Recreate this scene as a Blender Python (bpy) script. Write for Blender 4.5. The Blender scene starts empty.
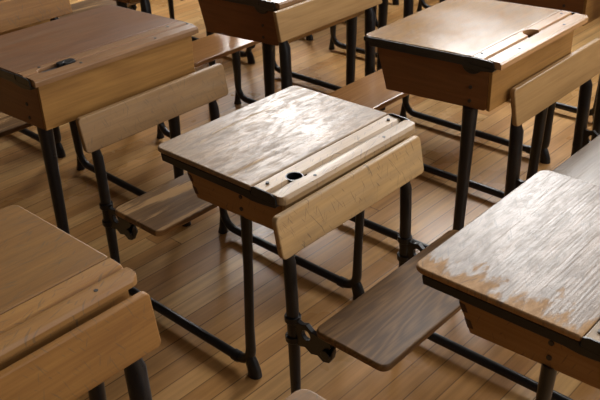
import bpy, bmesh, math, random
from mathutils import Vector, Matrix
random.seed(7)
S = 1.15            # layout units to metres
C = bpy.context.scene.collection
PI = math.pi

# ------------------------------------------------------------------ materials
def nodes(name):
    m = bpy.data.materials.new(name); m.use_nodes = True
    nt = m.node_tree
    for n in list(nt.nodes): nt.nodes.remove(n)
    out = nt.nodes.new('ShaderNodeOutputMaterial'); b = nt.nodes.new('ShaderNodeBsdfPrincipled')
    nt.links.new(b.outputs[0], out.inputs[0])
    def N(t, **k):
        n = nt.nodes.new(t)
        for a, v in k.items(): setattr(n, a, v)
        return n
    L = nt.links.new
    return m, nt, b, N, L

def ramp(N, stops):
    r = N('ShaderNodeValToRGB')
    e = r.color_ramp.elements
    while len(e) < len(stops): e.new(0.5)
    for i, (p, c) in enumerate(stops):
        e[i].position = p
        e[i].color = (c, c, c, 1) if isinstance(c, (int, float)) else (*c, 1)
    return r

def mixc(N, L, a, b, fac, mode='MIX'):
    m = N('ShaderNodeMix', data_type='RGBA', blend_type=mode)
    for sock, v in ((m.inputs[0], fac), (m.inputs[6], a), (m.inputs[7], b)):
        if hasattr(v, 'links'): L(v, sock)
        elif isinstance(v, (int, float)): sock.default_value = v
        else: sock.default_value = (*v, 1)
    return m.outputs[2]

def wood(name, light, dark, axis='Y', rough=(0.3, 0.45), wear=0.0, wearcol=(.3, .27, .23), scratch=0.0,
         grain=1.0, plane='Z', bare=0.0, barecol=(.5, .35, .2), spec=0.27, seed=0.0, bump=0.15, fig=.35, edgebare=0.0, rvar=0.0):
    """planed and varnished oak; the grain runs along the given local axis"""
    m, nt, b, N, L = nodes(name)
    tc = N('ShaderNodeTexCoord'); mp = N('ShaderNodeMapping')
    L(tc.outputs['Object'], mp.inputs[0])
    st = {'X': (1.2, 14, 14), 'Y': (14, 1.2, 14), 'Z': (14, 14, 1.2)}[axis]
    mp.inputs['Scale'].default_value = st
    mp.inputs['Location'].default_value = (seed*3.1, seed*1.7, seed*2.3)
    oi = N('ShaderNodeObjectInfo')
    mul = N('ShaderNodeMath', operation='MULTIPLY'); L(oi.outputs['Random'], mul.inputs[0]); mul.inputs[1].default_value = 20
    # cathedral figure: distorted bands
    n1 = N('ShaderNodeTexNoise', noise_dimensions='4D'); L(mp.outputs[0], n1.inputs['Vector']); L(mul.outputs[0], n1.inputs['W'])
    n1.inputs['Scale'].default_value = 0.55; n1.inputs['Detail'].default_value = 3; n1.inputs['Distortion'].default_value = fig
    ma = N('ShaderNodeMath', operation='MULTIPLY'); L(n1.outputs[0], ma.inputs[0]); ma.inputs[1].default_value = 26
    fr = N('ShaderNodeMath', operation='PINGPONG'); L(ma.outputs[0], fr.inputs[0]); fr.inputs[1].default_value = 1
    r1 = ramp(N, [(0.0, 0.0), (1.0, 1.0)]); L(fr.outputs[0], r1.inputs[0])
    # fine fibres
    mp2 = N('ShaderNodeMapping'); L(tc.outputs['Object'], mp2.inputs[0])
    mp2.inputs['Scale'].default_value = {'X': (6, 190, 190), 'Y': (190, 6, 190), 'Z': (190, 190, 6)}[axis]
    n2 = N('ShaderNodeTexNoise', noise_dimensions='4D'); L(mp2.outputs[0], n2.inputs['Vector']); L(mul.outputs[0], n2.inputs['W'])
    n2.inputs['Scale'].default_value = 1; n2.inputs['Detail'].default_value = 2
    # broad tone
    n3 = N('ShaderNodeTexNoise', noise_dimensions='4D'); L(tc.outputs['Object'], n3.inputs['Vector']); L(mul.outputs[0], n3.inputs['W'])
    n3.inputs['Scale'].default_value = 4; n3.inputs['Detail'].default_value = 4
    f1 = N('ShaderNodeMath', operation='MULTIPLY_ADD'); L(r1.outputs[0], f1.inputs[0]); f1.inputs[1].default_value = .28*grain
    L(n2.outputs[0], f1.inputs[2])
    f2 = N('ShaderNodeMath', operation='MULTIPLY_ADD'); L(n3.outputs[0], f2.inputs[0]); f2.inputs[1].default_value = .9
    L(f1.outputs[0], f2.inputs[2])
    r2 = ramp(N, [(0.62, 0.0), (1.42, 1.0)]);
    mr = N('ShaderNodeMapRange'); L(f2.outputs[0], mr.inputs[0]); mr.inputs[1].default_value = .62; mr.inputs[2].default_value = 1.42
    col = mixc(N, L, light, dark, mr.outputs[0])
    rgh = N('ShaderNodeMapRange'); L(n3.outputs[0], rgh.inputs[0]); rgh.inputs[1].default_value = .3; rgh.inputs[2].default_value = .7
    rgh.inputs[3].default_value = rough[0]; rgh.inputs[4].default_value = rough[1]
    rough_out = rgh.outputs[0]
    if bare:   # patches where the varnish is gone and pale wood shows
        n4 = N('ShaderNodeTexNoise', noise_dimensions='4D'); L(mp.outputs[0], n4.inputs['Vector']); L(mul.outputs[0], n4.inputs['W'])
        n4.inputs['Scale'].default_value = 1.1; n4.inputs['Detail'].default_value = 8; n4.inputs['Roughness'].default_value = .7
        r4 = ramp(N, [(.62-bare*.3, 0.0), (.66-bare*.3, 1.0)]); L(n4.outputs[0], r4.inputs[0])
        col = mixc(N, L, col, barecol, r4.outputs[0])
        ad = N('ShaderNodeMath', operation='MULTIPLY_ADD'); L(r4.outputs[0], ad.inputs[0]); ad.inputs[1].default_value = .28; L(rough_out, ad.inputs[2])
        rough_out = ad.outputs[0]
    if edgebare:   # varnish rubbed away towards the open end of the lid
        sx = N('ShaderNodeSeparateXYZ'); L(tc.outputs['Object'], sx.inputs[0])
        mr7 = N('ShaderNodeMapRange'); L(sx.outputs[1], mr7.inputs[0]); mr7.inputs[1].default_value = -.285; mr7.inputs[2].default_value = -.13
        mr7.inputs[3].default_value = .20*edgebare+.04; mr7.inputs[4].default_value = -.12
        mp7 = N('ShaderNodeMapping'); L(tc.outputs['Object'], mp7.inputs[0]); mp7.inputs['Scale'].default_value = (26, 9, 10)
        n7 = N('ShaderNodeTexNoise'); L(mp7.outputs[0], n7.inputs['Vector']); n7.inputs['Scale'].default_value = 1; n7.inputs['Detail'].default_value = 8; n7.inputs['Roughness'].default_value = .65
        a7 = N('ShaderNodeMath', operation='ADD'); L(n7.outputs[0], a7.inputs[0]); L(mr7.outputs[0], a7.inputs[1])
        r7 = ramp(N, [(.56, 0.0), (.66, .9)]); L(a7.outputs[0], r7.inputs[0]); post = (r7.outputs[0])
        ad7 = N('ShaderNodeMath', operation='MULTIPLY_ADD'); L(r7.outputs[0], ad7.inputs[0]); ad7.inputs[1].default_value = .35; L(rough_out, ad7.inputs[2])
        rough_out = ad7.outputs[0]
    if wear:   # grey rubbed-in grime following the fibres
        mp5 = N('ShaderNodeMapping'); L(tc.outputs['Object'], mp5.inputs[0])
        mp5.inputs['Scale'].default_value = {'X': (3, 22, 22), 'Y': (22, 3, 22), 'Z': (22, 22, 3)}[axis]
        n5 = N('ShaderNodeTexNoise', noise_dimensions='4D'); L(mp5.outputs[0], n5.inputs['Vector']); L(mul.outputs[0], n5.inputs['W'])
        n5.inputs['Scale'].default_value = 1.3; n5.inputs['Detail'].default_value = 9; n5.inputs['Roughness'].default_value = .75
        n5.inputs['Distortion'].default_value = .25
        r5 = ramp(N, [(.54-wear*.2, 0.0), (.80-wear*.2, 1.0)]); L(n5.outputs[0], r5.inputs[0])
        sc = N('ShaderNodeMath', operation='MULTIPLY'); L(r5.outputs[0], sc.inputs[0]); sc.inputs[1].default_value = .6
        col = mixc(N, L, col, wearcol, sc.outputs[0])
    if edgebare: col = mixc(N, L, col, barecol, post)
    if rvar:   # dull scuffed patches between the waxed ones
        mp8 = N('ShaderNodeMapping'); L(tc.outputs['Object'], mp8.inputs[0]); mp8.inputs['Scale'].default_value = (44, 15, 8)
        n8 = N('ShaderNodeTexNoise', noise_dimensions='4D'); L(mp8.outputs[0], n8.inputs['Vector']); L(mul.outputs[0], n8.inputs['W'])
        n8.inputs['Scale'].default_value = 1; n8.inputs['Detail'].default_value = 9; n8.inputs['Roughness'].default_value = .72; n8.inputs['Distortion'].default_value = .8
        r8 = ramp(N, [(.44, 0.0), (.60, 1.0)]); L(n8.outputs[0], r8.inputs[0])
        a8 = N('ShaderNodeMath', operation='MULTIPLY_ADD'); L(r8.outputs[0], a8.inputs[0]); a8.inputs[1].default_value = rvar; L(rough_out, a8.inputs[2])
        rough_out = a8.outputs[0]
        col = mixc(N, L, col, mixc(N, L, col, (.72, .69, .66), 1.0, 'MULTIPLY'), r8.outputs[0])
    if scratch:
        for k, (ang, sx, sy) in enumerate(((.35, 420, 34), (1.25, 26, 480), (-.6, 380, 46))):
            vr = N('ShaderNodeVectorRotate', rotation_type=plane+'_AXIS'); vr.inputs['Angle'].default_value = ang; L(tc.outputs['Object'], vr.inputs['Vector'])
            mp6 = N('ShaderNodeMapping'); L(vr.outputs[0], mp6.inputs[0])
            mp6.inputs['Scale'].default_value = {'Z': (sx*.6, sy*.6, 12), 'X': (12, sx*.6, sy*.6), 'Y': (sx*.6, 12, sy*.6)}[plane]
            n6 = N('ShaderNodeTexNoise'); L(mp6.outputs[0], n6.inputs['Vector']); n6.inputs['Scale'].default_value = 1; n6.inputs['Detail'].default_value = 0
            r6 = ramp(N, [(.755-.02*scratch, 0.0), (.81-.02*scratch, .5)]); L(n6.outputs[0], r6.inputs[0])
            col = mixc(N, L, col, (.10, .075, .05), r6.outputs[0])
    L(col, b.inputs['Base Color']); L(rough_out, b.inputs['Roughness'])
    b.inputs['Specular IOR Level'].default_value = spec
    bp = N('ShaderNodeBump'); bp.inputs['Strength'].default_value = bump; bp.inputs['Distance'].default_value = .002
    L(n2.outputs[0], bp.inputs['Height']); L(bp.outputs[0], b.inputs['Normal'])
    return m

def iron(name, col=(.012, .012, .013), rough=.42, metal=0.0, spec=.5):
    m, nt, b, N, L = nodes(name)
    tc = N('ShaderNodeTexCoord'); n = N('ShaderNodeTexNoise'); L(tc.outputs['Object'], n.inputs['Vector'])
    n.inputs['Scale'].default_value = 60; n.inputs['Detail'].default_value = 4
    L(mixc(N, L, col, tuple(c*2.2+.004 for c in col), n.outputs[0]), b.inputs['Base Color'])
    mr = N('ShaderNodeMapRange'); L(n.outputs[0], mr.inputs[0]); mr.inputs[3].default_value = rough-.04; mr.inputs[4].default_value = rough+.08
    L(mr.outputs[0], b.inputs['Roughness']); b.inputs['Metallic'].default_value = metal
    b.inputs['Specular IOR Level'].default_value = spec
    bp = N('ShaderNodeBump'); bp.inputs['Strength'].default_value = .08; bp.inputs['Distance'].default_value = .001
    L(n.outputs[0], bp.inputs['Height']); L(bp.outputs[0], b.inputs['Normal'])
    return m

def floor_material():
    m, nt, b, N, L = nodes('oak_floorboards')
    tc = N('ShaderNodeTexCoord'); sp = N('ShaderNodeSeparateXYZ'); L(tc.outputs['Object'], sp.inputs[0])
    W = .0705; LEN = 3.4
    def M(op, a, b_=None, c_=None):
        n = N('ShaderNodeMath', operation=op)
        for i, v in enumerate((a, b_, c_)):
            if v is None: continue
            if hasattr(v, 'links'): L(v, n.inputs[i])
            else: n.inputs[i].default_value = v
        return n.outputs[0]
    px = M('DIVIDE', M('ADD', sp.outputs[0], 20.012), W); i = M('FLOOR', px); fx = M('FRACT', px)
    wn = N('ShaderNodeTexWhiteNoise', noise_dimensions='1D'); L(i, wn.inputs['W'])
    py = M('DIVIDE', M('ADD', M('ADD', sp.outputs[1], 20), M('MULTIPLY', wn.outputs[0], LEN*3)), LEN)
    j = M('FLOOR', py); fy = M('FRACT', py)
    cv = N('ShaderNodeCombineXYZ'); L(i, cv.inputs[0]); L(j, cv.inputs[1])
    w2 = N('ShaderNodeTexWhiteNoise', noise_dimensions='3D'); L(cv.outputs[0], w2.inputs['Vector'])
    tone = ramp(N, [(0, (.50, .245, .075)), (.3, (.59, .305, .105)), (.6, (.67, .37, .135)), (.85, (.76, .46, .19)), (1, (.53, .265, .085))])
    L(w2.outputs[0], tone.inputs[0])
    mp = N('ShaderNodeMapping'); mp.inputs['Scale'].default_value = (58, 2.2, 1); L(tc.outputs['Object'], mp.inputs[0])
    ad = N('ShaderNodeVectorMath', operation='ADD'); L(mp.outputs[0], ad.inputs[0])
    cs = N('ShaderNodeVectorMath', operation='SCALE'); L(w2.outputs['Color'], cs.inputs[0]); cs.inputs['Scale'].default_value = 40
    L(cs.outputs[0], ad.inputs[1])
    n1 = N('ShaderNodeTexNoise'); L(ad.outputs[0], n1.inputs['Vector']); n1.inputs['Scale'].default_value = 1; n1.inputs['Detail'].default_value = 5
    g = ramp(N, [(.3, .70), (.7, 1.0)]); L(n1.outputs[0], g.inputs[0])
    col = mixc(N, L, tone.outputs[0], g.outputs[0], 1.0, 'MULTIPLY')
    # broad stains
    n2 = N('ShaderNodeTexNoise'); L(tc.outputs['Object'], n2.inputs['Vector']); n2.inputs['Scale'].default_value = 2.6; n2.inputs['Detail'].default_value = 4
    g2 = ramp(N, [(.35, .72), (.65, 1.0)]); L(n2.outputs[0], g2.inputs[0])
    col = mixc(N, L, col, g2.outputs[0], 1.0, 'MULTIPLY')
    # joints
    ex = M('MINIMUM', fx, M('SUBTRACT', 1, fx)); ey = M('MULTIPLY', M('MINIMUM', fy, M('SUBTRACT', 1, fy)), LEN/W)
    e = M('MINIMUM', ex, ey)
    jr = ramp(N, [(.008, 0.0), (.034, 1.0)]); L(e, jr.inputs[0])
    wj = N('ShaderNodeTexWhiteNoise', noise_dimensions='1D'); L(M('ADD', M('ROUND', px), 77.3), wj.inputs['W'])
    jf = M('MAXIMUM', jr.outputs[0], M('MULTIPLY', wj.outputs[0], .65))
    col = mixc(N, L, (.06, .032, .016), col, jf)
    L(col, b.inputs['Base Color'])
    rr = N('ShaderNodeMapRange'); L(n2.outputs[0], rr.inputs[0]); rr.inputs[1].default_value = .3; rr.inputs[2].default_value = .7
    rr.inputs[3].default_value = .24; rr.inputs[4].default_value = .36; L(rr.outputs[0], b.inputs['Roughness'])
    b.inputs['Specular IOR Level'].default_value = .22
    hh = M('ADD', M('MULTIPLY', n1.outputs[0], .12), M('ADD', M('MULTIPLY', jr.outputs[0], 1.0), M('MULTIPLY', w2.outputs[0], .0)))
    bp = N('ShaderNodeBump'); bp.inputs['Strength'].default_value = .25; bp.inputs['Distance'].default_value = .0006
    L(hh, bp.inputs['Height']); L(bp.outputs[0], b.inputs['Normal'])
    return m

def plain(name, col, rough=.8):
    m, nt, b, N, L = nodes(name)
    tc = N('ShaderNodeTexCoord'); n = N('ShaderNodeTexNoise'); L(tc.outputs['Object'], n.inputs['Vector']); n.inputs['Scale'].default_value = 5
    L(mixc(N, L, col, tuple(c*.9 for c in col), n.outputs[0]), b.inputs['Base Color']); b.inputs['Roughness'].default_value = rough
    return m

IRON = iron('black_cast_iron', (.004, .004, .005), .28, spec=.45)
STRIP = iron('dark_iron_band', (.008, .007, .006), .36, spec=.45)
SCREW = iron('dark_screw', (.02, .016, .012), .5)
BRIGHT = iron('worn_steel', (.10, .10, .11), .3, .8)
FLOOR = floor_material()
WALL = plain('darkened_plaster', (.065, .048, .032))  # unseen walls and ceiling, darkened to cut bounced light
CEIL = plain('boarded_ceiling', (.085, .065, .045))
PAINT = plain('white_window_paint', (.6, .6, .58), .5)

LID = {
 'bleached': wood('bleached_oak_lid', (.42, .26, .12), (.27, .155, .07), spec=.36, rough=(.30, .40), wear=1.1, wearcol=(.13, .095, .065), scratch=.3, rvar=.16, bare=.15, barecol=(.56, .36, .17), bump=.3, fig=.9),
 'silvered': wood('silvered_oak_lid', (.28, .19, .12), (.18, .12, .075), spec=.36, rough=(.33, .42), wear=.6, wearcol=(.15, .12, .09), scratch=.2, rvar=.07, bump=.45, edgebare=.75, barecol=(.42, .23, .085), fig=.8),
 'brown': wood('brown_varnished_lid', (.20, .088, .036), (.12, .052, .021), spec=.36, rough=(.30, .42), wear=.3, wearcol=(.20, .13, .08), scratch=.2, bump=.1),
 'russet': wood('russet_varnished_lid', (.42, .245, .105), (.30, .165, .065), spec=.36, rough=(.16, .26), wear=.35, wearcol=(.42, .28, .16), bump=.1, rvar=.05),
 'golden': wood('golden_oak_lid', (.27, .135, .039), (.17, .079, .022), spec=.36, rough=(.38, .5), wear=.35, wearcol=(.14, .08, .032), scratch=.6, bump=.2),
}
LEDGE = {
 'bleached': wood('bleached_oak_ledge', (.43, .275, .13), (.28, .17, .078), spec=.36, rough=(.30, .42), wear=.45, wearcol=(.30, .22, .14), scratch=1.0, bump=.3),
 'silvered': wood('silvered_oak_ledge', (.42, .30, .19), (.28, .19, .11), spec=.36, rough=(.3, .4), wear=.5, wearcol=(.24, .19, .14), bump=.3),
 'brown': wood('brown_oak_ledge', (.29, .155, .07), (.18, .09, .04), spec=.36, rough=(.25, .36), wear=.2, wearcol=(.2, .12, .06), bump=.1),
 'russet': wood('russet_oak_ledge', (.48, .27, .12), (.35, .18, .075), spec=.36, rough=(.16, .26), wear=.2, wearcol=(.45, .32, .2), bump=.1),
 'golden': wood('golden_oak_ledge', (.36, .185, .055), (.25, .115, .033), spec=.36, rough=(.38, .5), wear=.2, wearcol=(.22, .13, .055), scratch=.5, bump=.2),
}
SIDE1 = wood('honey_side_panel', (.38, .205, .075), (.27, .135, .046), 'X', plane='Y', rough=(.4, .55), scratch=.3)
SIDE2 = wood('brown_side_panel', (.24, .10, .034), (.17, .07, .022), 'X', rough=(.4, .5))
FRONT1 = wood('pale_front_panel', (.56, .37, .17), (.42, .26, .11), rough=(.4, .5))
FRONT2 = wood('honey_front_panel', (.34, .172, .047), (.22, .104, .027), rough=(.42, .55), grain=1.3)
BACK = {
 'pale': wood('pale_backrest_oak', (.50, .315, .135), (.35, .21, .088), plane='X', rough=(.36, .48), wear=.6, wearcol=(.28, .20, .12), scratch=.4, bump=.2),
 'grey': wood('greyed_backrest_oak', (.30, .175, .075), (.21, .118, .05), plane='X', rough=(.42, .55), wear=.25, wearcol=(.22, .155, .095), scratch=.6, bump=.2),
 'honey': wood('honey_backrest_oak', (.38, .225, .09), (.265, .15, .057), plane='X', rough=(.32, .45), wear=.1, wearcol=(.28, .18, .08), bump=.15),
 'golden': wood('golden_backrest_oak', (.31, .15, .04), (.215, .095, .024), plane='X', rough=(.42, .55), scratch=.7, grain=1.2, bump=.2),
}
SEAT = {
 'dark': wood('dark_elm_seat', (.29, .155, .056), (.11, .055, .019), rough=(.42, .55), grain=1.9, bump=.2, fig=1.0),
 'worn': wood('worn_brown_seat', (.22, .12, .05), (.12, .065, .027), rough=(.4, .52), grain=1.2, bare=.35, barecol=(.38, .22, .09), wear=.2, wearcol=(.13, .09, .055), bump=.2),
 'polished': wood('polished_chestnut_seat', (.38, .19, .07), (.26, .12, .042), spec=.5, rough=(.17, .26), bump=.05),
 'silvered': wood('silvered_seat', (.33, .25, .17), (.22, .16, .11), spec=.45, rough=(.26, .34), wear=.4, wearcol=(.2, .16, .12), grain=1.5, bump=.4),
}

# ------------------------------------------------------------------ mesh helpers (all sizes in layout units)
def finish(name, bm, mat, parent=None, bevel=0.0, smooth=True, segs=2):
    me = bpy.data.meshes.new(name)
    bmesh.ops.recalc_face_normals(bm, faces=bm.faces)
    bmesh.ops.transform(bm, matrix=Matrix.Scale(S, 4), verts=bm.verts)
    bm.to_mesh(me); bm.free()
    me.materials.append(mat)
    o = bpy.data.objects.new(name, me); C.objects.link(o)
    if parent is not None: o.parent = parent
    if bevel:
        md = o.modifiers.new('bevel', 'BEVEL'); md.width = bevel*S; md.segments = segs; md.limit_method = 'ANGLE'; md.angle_limit = .6
        md.harden_normals = True
    if smooth:
        for f in me.polygons: f.use_smooth = True
        if not bevel:
            me.set_sharp_from_angle(angle=.7)
    return o

def prism(bm, pts, axis, a, b):
    """polygon in the plane square to axis, swept from a to b; y: pts=(x,z), z: pts=(x,y), x: pts=(y,z)"""
    def P(p, t):
        return {'y': (p[0], t, p[1]), 'z': (p[0], p[1], t), 'x': (t, p[0], p[1])}[axis]
    va = [bm.verts.new(P(p, a)) for p in pts]; vb = [bm.verts.new(P(p, b)) for p in pts]
    n = len(pts)
    bm.faces.new(va); bm.faces.new(vb[::-1])
    for i in range(n): bm.faces.new((va[i], va[(i+1) % n], vb[(i+1) % n], vb[i]))
    return va+vb

def roundrect(x0, x1, y0, y1, r, corners=(1, 1, 1, 1), n=5):
    """corner order: (x0,y0) (x1,y0) (x1,y1) (x0,y1)"""
    out = []
    for k, (cx, cy, a0) in enumerate(((x0, y0, PI), (x1, y0, 1.5*PI), (x1, y1, 0), (x0, y1, .5*PI))):
        sx = 1 if cx == x0 else -1; sy = 1 if cy == y0 else -1
        if not corners[k]: out.append((cx, cy)); continue
        ox, oy = cx+sx*r, cy+sy*r
        for i in range(n+1):
            a = a0+.5*PI*i/n; out.append((ox+r*math.cos(a), oy+r*math.sin(a)))
    return out

def tube(bm, path, rad, n=12, flat=None):
    """sweep an ellipse along a path lying in an x-z plane; rad per point or single; flat=(rx,ry) factors"""
    path = [Vector(p) for p in path]; rings = []
    fx, fy = flat or (1, 1)
    for i, p in enumerate(path):
        d = (path[min(i+1, len(path)-1)]-path[max(i-1, 0)]).normalized()
        s = Vector((0, 1, 0))
        if abs(d.y) > .9: s = Vector((1, 0, 0))
        s = (s-d*s.dot(d)).normalized(); t = d.cross(s)
        r = rad[i] if isinstance(rad, (list, tuple)) else rad
        rings.append([bm.verts.new(p+s*(math.cos(2*PI*k/n)*r*fy)+t*(math.sin(2*PI*k/n)*r*fx)) for k in range(n)])
    for a, b in zip(rings, rings[1:]):
        for k in range(n): bm.faces.new((a[k], a[(k+1) % n], b[(k+1) % n], b[k]))
    bm.faces.new(rings[0][::-1]); bm.faces.new(rings[-1])

def cyl(bm, c, r, a, b, axis='z', n=20):
    pts = [(c[0]+r*math.cos(2*PI*k/n), c[1]+r*math.sin(2*PI*k/n)) for k in range(n)]
    return prism(bm, pts, axis, a, b)

def cut(o, cutbm):
    """subtract cutbm from o for good"""
    me = bpy.data.meshes.new('cutter'); bmesh.ops.recalc_face_normals(cutbm, faces=cutbm.faces)
    bmesh.ops.transform(cutbm, matrix=Matrix.Scale(S, 4), verts=cutbm.verts); cutbm.to_mesh(me); cutbm.free()
    c = bpy.data.objects.new('cutter', me); C.objects.link(c)
    par, mw = o.parent, o.matrix_world.copy()
    o.parent = None; o.matrix_world = Matrix.Identity(4)
    mods = [(m.name, m.width, m.segments) for m in o.modifiers]
    o.modifiers.clear()
    md = o.modifiers.new('b', 'BOOLEAN'); md.object = c; md.operation = 'DIFFERENCE'; md.solver = 'EXACT'
    dg = bpy.context.evaluated_depsgraph_get(); dg.update()
    nm = bpy.data.meshes.new_from_object(o.evaluated_get(dg)); old = o.data
    o.modifiers.clear(); o.data = nm; nm.name = o.name
    for n_, w_, s_ in mods:
        b = o.modifiers.new('bevel', 'BEVEL'); b.width = w_; b.segments = s_; b.limit_method = 'ANGLE'; b.angle_limit = .6; b.harden_normals = True
    bpy.data.objects.remove(c); bpy.data.meshes.remove(me); bpy.data.meshes.remove(old)
    o.parent = par
    return o

def arc(cx, cz, r, a0, a1, y, n=6):
    return [(cx+r*math.cos(a0+(a1-a0)*i/n), y, cz+r*math.sin(a0+(a1-a0)*i/n)) for i in range(n+1)]

def dark_liner(name, parent, c, r, z1, z0, n=28):
    """added black liner darkening an empty hole: outer wall, lip, inner wall, floor"""
    bm = bmesh.new(); rings = []
    for rr, zz in ((r, z0), (r, z1), (r-.0022, z1), (r-.0022, z0+.003)):
        rings.append([bm.verts.new((c[0]+rr*math.cos(2*PI*k/n), c[1]+rr*math.sin(2*PI*k/n), zz)) for k in range(n)])
    for a, b in zip(rings, rings[1:]):
        for k in range(n): bm.faces.new((a[k], a[(k+1) % n], b[(k+1) % n], b[k]))
    bm.faces.new(rings[0][::-1]); bm.faces.new(rings[-1])
    return finish(name, bm, IRON, parent)

# ------------------------------------------------------------------ the school desk
T = {1: dict(ul0=-.428, zl0=.6065, ul1=-.094, zl1=.611, ub0=-.3085, zb0=.495, ub1=-.026, zb1=.505, uA=-.1696, lean=.018, vl=.217, z_seat=.3544, ztop=.5852, zbot=.4874, ut=-.355),
     2: dict(ul0=-.4534, zl0=.685, ul1=-.0877, zl1=.7021, ub0=-.379, zb0=.5277, ub1=-.030, zb1=.5488, uA=-.1075, lean=.012, vl=.2225, z_seat=.405, ztop=.69, zbot=.595, ut=-.425)}

def make_desk(kind, x, y, yaw, label, lid, seatm, backm, dw=0.0, dz=0.0, d=0.0, ink='hole', heavy=1.0, ub1=None, bh=0.0, band=True, front=None, side=None,
              boxonly=False, dtop=0.0, legup=.06, hinge=False, hw_front=True):
    t = dict(T[kind])
    if ub1 is not None: t['ub1'] = ub1
    if kind == 2 and heavy == 1.0: heavy = 1.3
    w = .2596+dw; cap = kind == 1
    root = bpy.data.objects.new('school_desk', None); C.objects.link(root)
    root.location = (x*S, y*S, 0); root.rotation_euler = (0, 0, yaw)
    root['label'] = label; root['category'] = 'school desk'; root['group'] = 'school desks in rows'
    zl0, zl1 = t['zl0']+dz, t['zl1']+dz; zb0, zb1 = t['zb0']+dz, t['zb1']+dz
    vl = t['vl']; uA = t['uA']; th = .013 if kind == 1 else .009
    side = side or (SIDE1 if kind == 1 else SIDE2); front = front or (FRONT1 if kind == 1 else FRONT2)
    lw = w if kind == 1 else w-.003
    # lid: gently sloping board with rounded pupil-side corners
    bm = bmesh.new()
    vs = prism(bm, roundrect(t['ul0'], t['ul1']-.0015, -lw, lw, .022, (1, 0, 0, 1)), 'z', -th, 0)
    for v in vs: v.co.z += zl0+(zl1-zl0)*(v.co.x-t['ul0'])/(t['ul1']-t['ul0'])
    finish('lid', bm, LID[lid], root, .005, segs=3)
    # ledge with pen groove, inkwell opening
    wl = w-.006 if band else w
    bm = bmesh.new()
    u1 = t['ul1']+.0015
    prof = [(u1, zl1-.020), (u1, zl1), (-.056, zl1), (-.052, zl1-.0065), (-.046, zl1-.0065), (-.042, zl1), (-.006, zl1), (0, zl1-.006), (0, zl1-.020)]
    if kind == 1: prof = [(u1, zl1-.020), (u1, zl1-.002), (-.058, zl1-.003), (-.050, zl1-.009), (-.040, zl1-.001), (-.030, zl1+.001), (-.006, zl1), (0.002, zl1-.008), (0, zl1-.020)]
    cuts = [-wl, -wl+.002, -wl+.006, -wl+.012, -wl+.020]; cuts = cuts+[-c for c in cuts[::-1]]
    inset = [.016, .0095, .0045, .0015, 0]; inset = inset+inset[::-1]
    rows = []
    for c, q in zip(cuts, inset):
        rows.append([bm.verts.new((min(px, -q if kind == 1 else 0.001), c, pz)) for px, pz in prof])
    bm.faces.new(rows[0]); bm.faces.new(rows[-1][::-1])
    for ra, rb in zip(rows, rows[1:]):
        for k in range(len(prof)): bm.faces.new((ra[k], ra[(k+1) % len(prof)], rb[(k+1) % len(prof)], rb[k]))
    led = finish('ledge', bm, LEDGE[lid], root, .0022)
    if ink == 'hole':
        cb = bmesh.new(); cyl(cb, (-.056, -.150), .021, zl1-.05, zl1+.03, 'z', 28); cut(led, cb)
        cb = bmesh.new(); cyl(cb, (-.040, -.135), .0075, zl1-.012, zl1+.03, 'z', 12); cut(led, cb)
        dark_liner('inkwell', led, (-.056, -.150), .0208, zl1-.003, zl1-.055)  # hole itself is empty; this black liner is added to keep it dark
    elif ink == 'half':
        cb = bmesh.new(); pts = [(-.050+.034*math.cos(a), .016+.030*math.sin(a)) for a in [PI*.5+PI*i/14 for i in range(15)]]
        prism(cb, pts, 'z', zl1-.05, zl1+.03); cut(led, cb)
        dark_liner('inkwell', led, (-.062, .016), .026, zl1-.021, zl1-.06)  # same added black liner, darkening the half-open hole
    elif ink == 'slide':
        cb = bmesh.new(); prism(cb, roundrect(-.068, -.036, -.232, -.118, .012, n=4), 'z', zl1-.013, zl1+.03); cut(led, cb)
        bm = bmesh.new(); prism(bm, roundrect(-.066, -.038, -.162, -.122, .010, n=4), 'z', zl1-.0125, zl1+.004)
        prism(bm, roundrect(-.060, -.044, -.176, -.155, .006, n=4), 'z', zl1-.008, zl1+.0065)
        finish('inkwell_slide', bm, IRON, led, .002)
        bm = bmesh.new(); prism(bm, roundrect(-.064, -.040, -.226, -.160, .010, n=4), 'z', zl1-.0130, zl1-.0075)
        o = finish('pen_channel', bm, BRIGHT, led, .001)
        o['label'] = 'blue-grey steel channel of the inkwell slide'
    # screws on the ledge
    for su, sv in (((-.078, -.214), (-.019, -.122), (-.019, .130), (-.073, .219)) if lid != 'golden' else ((-.02, .176),)):
        bm = bmesh.new(); cyl(bm, (su, sv), .0042, zl1-.006, zl1+.0012, 'z', 12); finish('screw', bm, SCREW, led)
    # box
    sy = w-.022; panels = {}
    for sg in (-1, 1):
        bm = bmesh.new()
        a, b = sorted((sg*sy, sg*(sy-.014)))
        zt0 = zl0+(zl1-zl0)*.25-th+.0005
        prism(bm, [(t['ut'], zt0), (t['ub0'], zb0), (t['ub1']-.004, zb1), (t['ub1']+.003, zb1+.008), (t['ub1']+.003, zl1-.0205), (t['ul1'], zl1-.0205), (t['ul1'], zl1-th-.001)], 'y', a, b)
        panels[sg] = finish('side_panel', bm, side, root, .0022)
    bm = bmesh.new()
    a, b = -sy+.0145, sy-.0145
    prism(bm, [(t['ub1']+.014, zb1+.002), (t['ub1']+.014, zl1-.0205), (t['ub1']+.0035, zl1-.0205), (t['ub1']+.0035, zb1+.002)], 'y', -sy, sy)
    finish('front_panel', bm, front, root, .0015)
    bm = bmesh.new()
    prism(bm, [(t['ut']+.001, zt0-.002), (t['ub0']+.001, zb0+.001), (t['ub0']+.013, zb0+.001), (t['ut']+.014, zt0-.002)], 'y', a, b)
    finish('back_panel', bm, side, root, .001)
    bm = bmesh.new()
    prism(bm, [(t['ub0']+.014, zb0+.004), (t['ub1']-.007, zb1+.004), (t['ub1']-.007, zb1+.013), (t['ub0']+.014, zb0+.013)], 'y', a, b)
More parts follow.
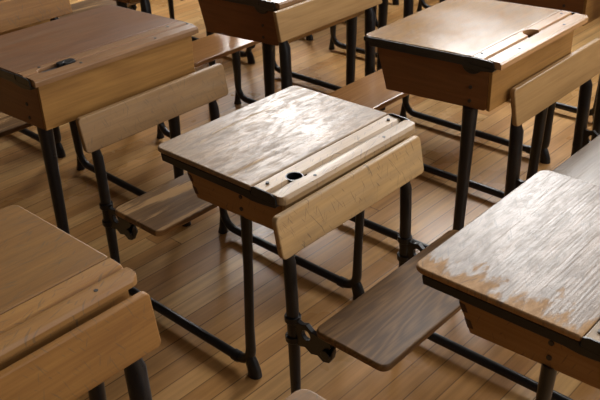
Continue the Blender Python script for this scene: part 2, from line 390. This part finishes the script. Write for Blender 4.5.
    finish('bottom_board', bm, side, root)
    if kind == 1:   # dovetails of the back panel showing at the end grain
        for sg in (-1,):
            for k in range(3):
                f0 = .12+.3*k; f1 = f0+.15
                def pp(f, o_): return (t['ut']+(t['ub0']-t['ut'])*f+o_, zt0+(zb0-zt0)*f)
                bm = bmesh.new()
                prism(bm, [pp(f0-.02, .0005), pp(f1+.02, .0005), pp(f1, .013), pp(f0, .013)], 'y', *sorted((sg*(sy+.0006), sg*(sy-.006))))
                finish('dovetail', bm, BACKGRAIN, panels[sg])
    # iron bands under the lid edge, rising beside the ledge
    for sg in (-1, 1):
        a, b = sorted((sg*(w-.0015), sg*(sy+.0008)))
        zz = lambda u: zl0+(zl1-zl0)*(u-t['ul0'])/(t['ul1']-t['ul0'])-th-.0005
        bm = bmesh.new()
        u0 = t['ul0']+.022
        prism(bm, [(u0, zz(u0)), (u0+.004, zz(u0)-.019), (t['ul1']-.03, zl1-th-.021), (t['ul1'], zl1-th-.024), (t['ul1']+.02, zl1-.036), (-.022, zl1-.030),
                   (-.016, zl1-.0205), (t['ul1']-.002, zl1-.0205), (t['ul1']-.004, zz(t['ul1']-.004))], 'y', a, b)
        if kind == 2:      # upright flange hiding the end grain of the lid
            a, b = sorted((sg*(w+.0010), sg*(w-.0026))); q0 = t['ul0']+.006
            prism(bm, [(q0, zz(q0)+.0075), (q0, zz(q0)-.006), (t['ul1'], zz(t['ul1'])-.006), (t['ul1'], zz(t['ul1'])+.0075)], 'y', a, b)
        finish('iron_band', bm, STRIP, root, .0012)
        if not cap: a = 0
        if not band: continue
        bm = bmesh.new()      # hinge knuckle clasping the end of the ledge
        a, b = sorted((sg*(w-.0005), sg*(wl+.0006)))
        prism(bm, [(t['ul1']-.0005, zl1-.020), (t['ul1']-.0005, zl1-.001), (t['ul1']+.012, zl1+(.003 if cap else -.001)), (-.034, zl1+(.002 if cap else -.001)), (-.020, zl1-.004), (-.018, zl1-.020)], 'y', a, b)
        finish('hinge', bm, STRIP, root, .0012)
        if hinge:
            bm = bmesh.new()
            pts = [(t['ul1']-.005+.030*math.cos(q), zl1-.030+.024*math.sin(q)) for q in [PI+PI*i/12 for i in range(13)]]
            prism(bm, pts, 'y', *sorted((sg*(sy+.009), sg*(sy+.0006)))); finish('hinge_plate', bm, STRIP, root, .002)
    for sg in (-1, 1):
        ub = uA+t['lean']
        for zs in (zb1+.018, zb1+.058 if kind == 2 else zb1+.050):
            bm = bmesh.new(); cyl(bm, (ub, zs), .0052, *sorted((sg*(sy+.0022), sg*(sy-.004))), 'y', 12); finish('bolt', bm, SCREW, panels[sg])
    # iron frame: two legs, runner, feet each side
    uB = -.748+d; rz = .031; R = .052
    for sg in (-1, 1):
        yy = sg*vl
        # desk leg
        bm = bmesh.new(); top = zb1-.001
        pth = [(uA+t['lean'], yy, top), (uA+t['lean']*.7, yy, top*.7), (uA+.002, yy, .16)]
        pth += [(uA-R+R*math.cos(q), yy, rz+R+R*math.sin(q)) for q in [-PI*.5*i/6 for i in range(0, 7)]]
        n = len(pth); wd = .0215 if heavy > 1 else .0145
        rad = [wd, wd*.85, .0125*heavy]+[.0140*heavy]*2+[.0135]*(n-5)
        tube(bm, pth, rad, 12)
        dleg = finish('desk_leg', bm, IRON, root)
        bm = bmesh.new()
        tube(bm, [(uA-.006, yy, .062), (uA+.000, yy, .040), (uA+.008, yy, .016), (uA+.009, yy, 0.0)], [.014, .0190, .0205, .0215], 12, (1, .8))
        finish('foot', bm, IRON, dleg)
        # runner
        bm = bmesh.new(); tube(bm, [(uB+R, yy, rz), (uA-R, yy, rz)], .0132, 12)
        tube(bm, [(uA-R-.014, yy, rz), (uA-R+.006, yy, rz)], .0158, 12)
        finish('runner', bm, IRON, root)
        # seat leg
        bm = bmesh.new(); zt, zo = t['ztop']+dtop+bh, t['zbot']+dtop-bh
        pth = [(uB-.013, yy, zo+legup), (uB-.013, yy, zo+.01), (uB-.003, yy, zo-.035), (uB, yy, t['z_seat']), (uB+.001, yy, .2), (uB, yy, rz+R)]
        pth += [(uB+R-R*math.cos(q), yy, rz+R-R*math.sin(q)) for q in [PI*.5*i/6 for i in range(1, 7)]]
        rad = [.009, .0095+.004*(heavy-1), .0150*heavy, .0150*heavy, .0145*heavy, .0125*(heavy*.5+.5)]+[.0132]*6
        tube(bm, pth, rad, 12, (1, 1))
        sleg = finish('seat_leg', bm, IRON, root)
        bm = bmesh.new()
        tube(bm, [(uB-.002, yy, .13), (uB-.004, yy, .07), (uB-.009, yy, .02), (uB-.010, yy, 0.0)], [.009, .0095, .0125, .017], 12)
        finish('foot', bm, IRON, sleg)
        # collars and pierced seat bracket
        zs = t['z_seat']-.048
        for zc in (zs-.004, zs-.060):
            bm = bmesh.new(); tube(bm, [(uB, yy, zc-.008), (uB, yy, zc+.008)], .0195, 14)
            finish('collar', bm, IRON, sleg, .002)
        bm = bmesh.new(); e = .0065
        pts = [(uB+.012, zs-.002), (uB+.030, zs-.006), (uB+.045, zs+.000), (uB+.062, zs-.012), (uB+.085, zs-.012), (uB+.112, zs-.014),
               (uB+.124, zs-.030), (uB+.122, zs-.056), (uB+.112, zs-.074), (uB+.094, zs-.080), (uB+.078, zs-.070), (uB+.058, zs-.076), (uB+.040, zs-.066), (uB+.024, zs-.072), (uB+.012, zs-.070)]
        prism(bm, pts, 'y', yy-e, yy+e)
        br = finish('seat_bracket', bm, IRON, sleg, .0018)
        cb = bmesh.new(); cyl(cb, (uB+.044, zs-.030), .0135, yy-.03, yy+.03, 'y', 20); cut(br, cb)
        bm = bmesh.new(); cyl(bm, (uB+.106, zs-.050), .0125, yy-.014, yy+.014, 'y', 16); finish('pivot', bm, IRON, sleg, .002)
        bm = bmesh.new()
        prism(bm, [(uB+.100, zs-.058), (uB+.118, zs-.048), (-.60+d, t['z_seat']-.020), (-.47+d, t['z_seat']-.0185), (-.47+d, t['z_seat']-.0245), (-.60+d, t['z_seat']-.034)], 'y', yy-.011, yy-.0145+.0085)
        finish('seat_arm', bm, IRON, root, .001)
    # backrest
    zt, zo = t['ztop']+dtop+bh, t['zbot']+dtop-bh; wb = .268+dw*.6
    bm = bmesh.new()
    pts = roundrect(-wb, wb, zo, zt, .012 if kind == 1 else .005)
    vs = prism(bm, pts, 'x', -.008, .008)
    for v in vs: v.co.x += -.7347-.008+d+(-.0188)*((v.co.z-zo)/(zt-zo)-.5)
    finish('backrest', bm, BACK[backm], root, .004, segs=3)
    # seat
    bm = bmesh.new()
    prism(bm, roundrect(-.6405+d, -.4468+d, -.2686, .2686, .020, n=5), 'z', t['z_seat']-.018, t['z_seat'])
    finish('seat', bm, SEAT[seatm], root, .005, segs=3)
    return root

BACKGRAIN = wood('dark_end_grain', (.10, .055, .026), (.06, .03, .015), rough=(.5, .6))

make_desk(1, -1.098, 1.3602, -.0006, 'worn bleached oak school desk in the middle with a round open inkwell hole', 'bleached', 'worn', 'grey', dw=-.0082, dz=-.0081, d=.0125)
make_desk(1, -.3112, 1.3275, .0051, 'silvery-lidded school desk at the lower right whose wide dark seat sits before the middle desk', 'silvered', 'dark', 'pale', dw=-.0122, dz=.0048, d=-.0187)
make_desk(2, -1.8825, 1.3041, -.0177, 'brown school desk at the left with a plain honey front and dark metal inkwell slide', 'brown', 'worn', 'golden', dw=.0227, d=.0332, ink='slide', dtop=.012)
make_desk(2, -1.0236, 2.1081, .0022, 'russet deep-sided school desk at the right with a half-covered inkwell and polished seat', 'russet', 'polished', 'honey', dw=-.0069, d=-.0442, ink='half', hinge=True, ub1=-.046)
make_desk(2, -1.8345, 2.1423, .0053, 'deep-sided school desk at the top centre, directly behind the long honey backrest', 'brown', 'polished', 'honey', dw=.0054, dz=.0041, d=.0109, hinge=True)
make_desk(1, -.3015, 2.2291, .0041, 'school desk at the right edge, silvery seat and honey backrest before the russet desk', 'silvered', 'silvered', 'honey', d=.015, dtop=.004, legup=.03, heavy=1.3, bh=.005)
make_desk(1, -1.0988, .4722, .0007, 'golden oak school desk cropped by the left edge with a flat plain ledge', 'golden', 'worn', 'grey', dz=.0031, ink='none', heavy=1.4, band=False, front=LEDGE['golden'])
make_desk(1, -.3235+.07, .4533, -.004, 'school desk at the bottom left, its golden backrest hanging before the golden desk', 'golden', 'dark', 'golden', d=-.07, heavy=1.4, bh=.009)
make_desk(2, -1.1663, 2.9227, .0043, 'school desk behind the russet one at the top right, mostly cut off above', 'russet', 'polished', 'honey', ink='none')
make_desk(2, -2.66, 1.33, -.01, 'dim school desk in the top left corner behind the brown desk, its plain front showing', 'brown', 'worn', 'grey', ink='none')
make_desk(2, -2.63, 2.14, 0, 'shadowed school desk at the top left, second behind the brown desk', 'brown', 'worn', 'honey', ink='none')
make_desk(2, -1.95, 2.93, 0, 'distant school desk at the very top, past the desk with the long honey backrest', 'russet', 'polished', 'honey', ink='none')
make_desk(2, -.36, 2.98, 0, 'school desk in the top right corner, the light top edge of its backrest showing', 'russet', 'polished', 'honey', ink='none')

make_desk(1, -2.73, 2.97, 0, 'faint school desk far off at the top left, its iron frame beyond the brown desk', 'golden', 'worn', 'honey', ink='none')
make_desk(1, -1.96, 3.72, 0, 'farthest school desk at the top, seen past the far corner of the long honey backrest', 'russet', 'polished', 'honey', ink='none')
make_desk(1, -2.74, 3.74, 0, 'dim far school desk at the top centre, iron feet on the pale floor', 'golden', 'worn', 'honey', ink='none')

# ------------------------------------------------------------------ the room
def slab(name, lo, hi, mat):
    bm = bmesh.new(); prism(bm, [(lo[0]/S, lo[1]/S), (hi[0]/S, lo[1]/S), (hi[0]/S, hi[1]/S), (lo[0]/S, hi[1]/S)], 'z', lo[2]/S, hi[2]/S)
    o = finish(name, bm, mat, smooth=False); o['kind'] = 'structure'; return o
X0, X1, Y0, Y1, ZC = -8.0, 3.2, -2.6, 5.7, 4.3
slab('floor', (X0, Y0, -.1), (X1, Y1, 0), FLOOR)
slab('ceiling', (X0, Y0, ZC), (X1, Y1, ZC+.1), CEIL)
slab('wall_back', (X0-.2, Y0-.2, 0), (X0, Y1+.2, ZC), WALL)
slab('wall_near', (X0, Y0-.2, 0), (X1, Y0, ZC), WALL)

def window_wall(name, along, pos, c0, c1, wins, z0, z1, power, col, idx0):
    """wall with openings; along='x': wall at y=pos, along='y': wall at x=pos"""
    bm = bmesh.new()
    def bx(a0, a1, zz0, zz1, d0=pos, d1=pos+.2):
        if along == 'x': prism(bm, [(a0/S, d0/S), (a1/S, d0/S), (a1/S, d1/S), (a0/S, d1/S)], 'z', zz0/S, zz1/S)
        else: prism(bm, [(d0/S, a0/S), (d1/S, a0/S), (d1/S, a1/S), (d0/S, a1/S)], 'z', zz0/S, zz1/S)
    bx(c0, c1, 0, z0); bx(c0, c1, z1, ZC); p = c0
    for a, b in wins: bx(p, a, z0, z1); p = b
    bx(p, c1, z0, z1)
    finish(name, bm, WALL, smooth=False)['kind'] = 'structure'
    for k, (a, b) in enumerate(wins):
        bm = bmesh.new()
        f = .05
        bx(a, a+f, z0, z1, pos+.05, pos+.12); bx(b-f, b, z0, z1, pos+.05, pos+.12)
        bx(a+f, b-f, z0, z0+f, pos+.05, pos+.12); bx(a+f, b-f, z1-f, z1, pos+.05, pos+.12)
        m = (z0+z1)/2; bx(a+f, b-f, m-.03, m+.03, pos+.06, pos+.11)
        c = (a+b)/2; bx(c-.015, c+.015, z0+f, m-.03, pos+.07, pos+.10); bx(c-.015, c+.015, m+.03, z1-f, pos+.07, pos+.10)
        finish('window_%d' % (idx0+k), bm, PAINT, smooth=False)['kind'] = 'structure'
        ld = bpy.data.lights.new('window_daylight', 'AREA'); ld.shape = 'RECTANGLE'; ld.size = b-a; ld.size_y = z1-z0
        ld.energy = power[k]*(b-a)*(z1-z0); ld.color = col
        lo = bpy.data.objects.new('window_daylight', ld); C.objects.link(lo)
        if along == 'x': lo.location = (c, pos+.22, m); lo.rotation_euler = (PI/2, 0, PI)
        else: lo.location = (pos+.22, c, m); lo.rotation_euler = (PI/2, 0, PI/2)
        # area light faces its local -z
        dirv = Vector((0, -1, 0)) if along == 'x' else Vector((-1, 0, 0))
        lo.rotation_euler = dirv.to_track_quat('-Z', 'Z').to_euler()
window_wall('wall_window_side', 'x', Y1, X0, X1, [(-6.5, -5.0), (-4.0, -2.2), (-1.0, .4), (1.2, 2.5)], 2.3, 4.1, [100, 92, 72, 54], (1.0, .99, .975), 1)
window_wall('wall_front', 'y', X1, Y0-.2, Y1+.2, [(.6, 2.0), (3.2, 4.8)], 1.2, 3.7, [38, 38], (1.0, .975, .94), 5)

w = bpy.data.worlds.new('sky'); bpy.context.scene.world = w; w.use_nodes = True
w.node_tree.nodes['Background'].inputs[0].default_value = (.6, .75, 1, 1); w.node_tree.nodes['Background'].inputs[1].default_value = .25

# ------------------------------------------------------------------ camera
f, pitch, roll, yaw, H = 846.7003, .5222, .0337, .8156, 1.5
fw = Vector((-math.cos(yaw)*math.cos(pitch), math.sin(yaw)*math.cos(pitch), -math.sin(pitch)))
r = fw.cross(Vector((0, 0, 1))).normalized(); dn = fw.cross(r)
r2 = math.cos(roll)*r+math.sin(roll)*dn; d2 = -math.sin(roll)*r+math.cos(roll)*dn
cd = bpy.data.cameras.new('camera'); cam = bpy.data.objects.new('camera', cd); C.objects.link(cam)
M = Matrix.Identity(4)
for i in range(3): M[i][0] = r2[i]; M[i][1] = -d2[i]; M[i][2] = -fw[i]
M[0][3], M[1][3], M[2][3] = 0, 0, H*S
cam.matrix_world = M
cd.sensor_fit = 'HORIZONTAL'; cd.sensor_width = 36; cd.lens = f/600*36; cd.clip_start = .05
cd.dof.use_dof = True; cd.dof.focus_distance = 2.35; cd.dof.aperture_fstop = 9
sc = bpy.context.scene; sc.camera = cam
sc.view_settings.view_transform = 'Standard'; sc.view_settings.look = 'None'; sc.view_settings.gamma = 1; sc.view_settings.use_curve_mapping = False
sc.view_settings.exposure = 0.05
try:
    sc.cycles.use_denoising = True
except Exception: pass
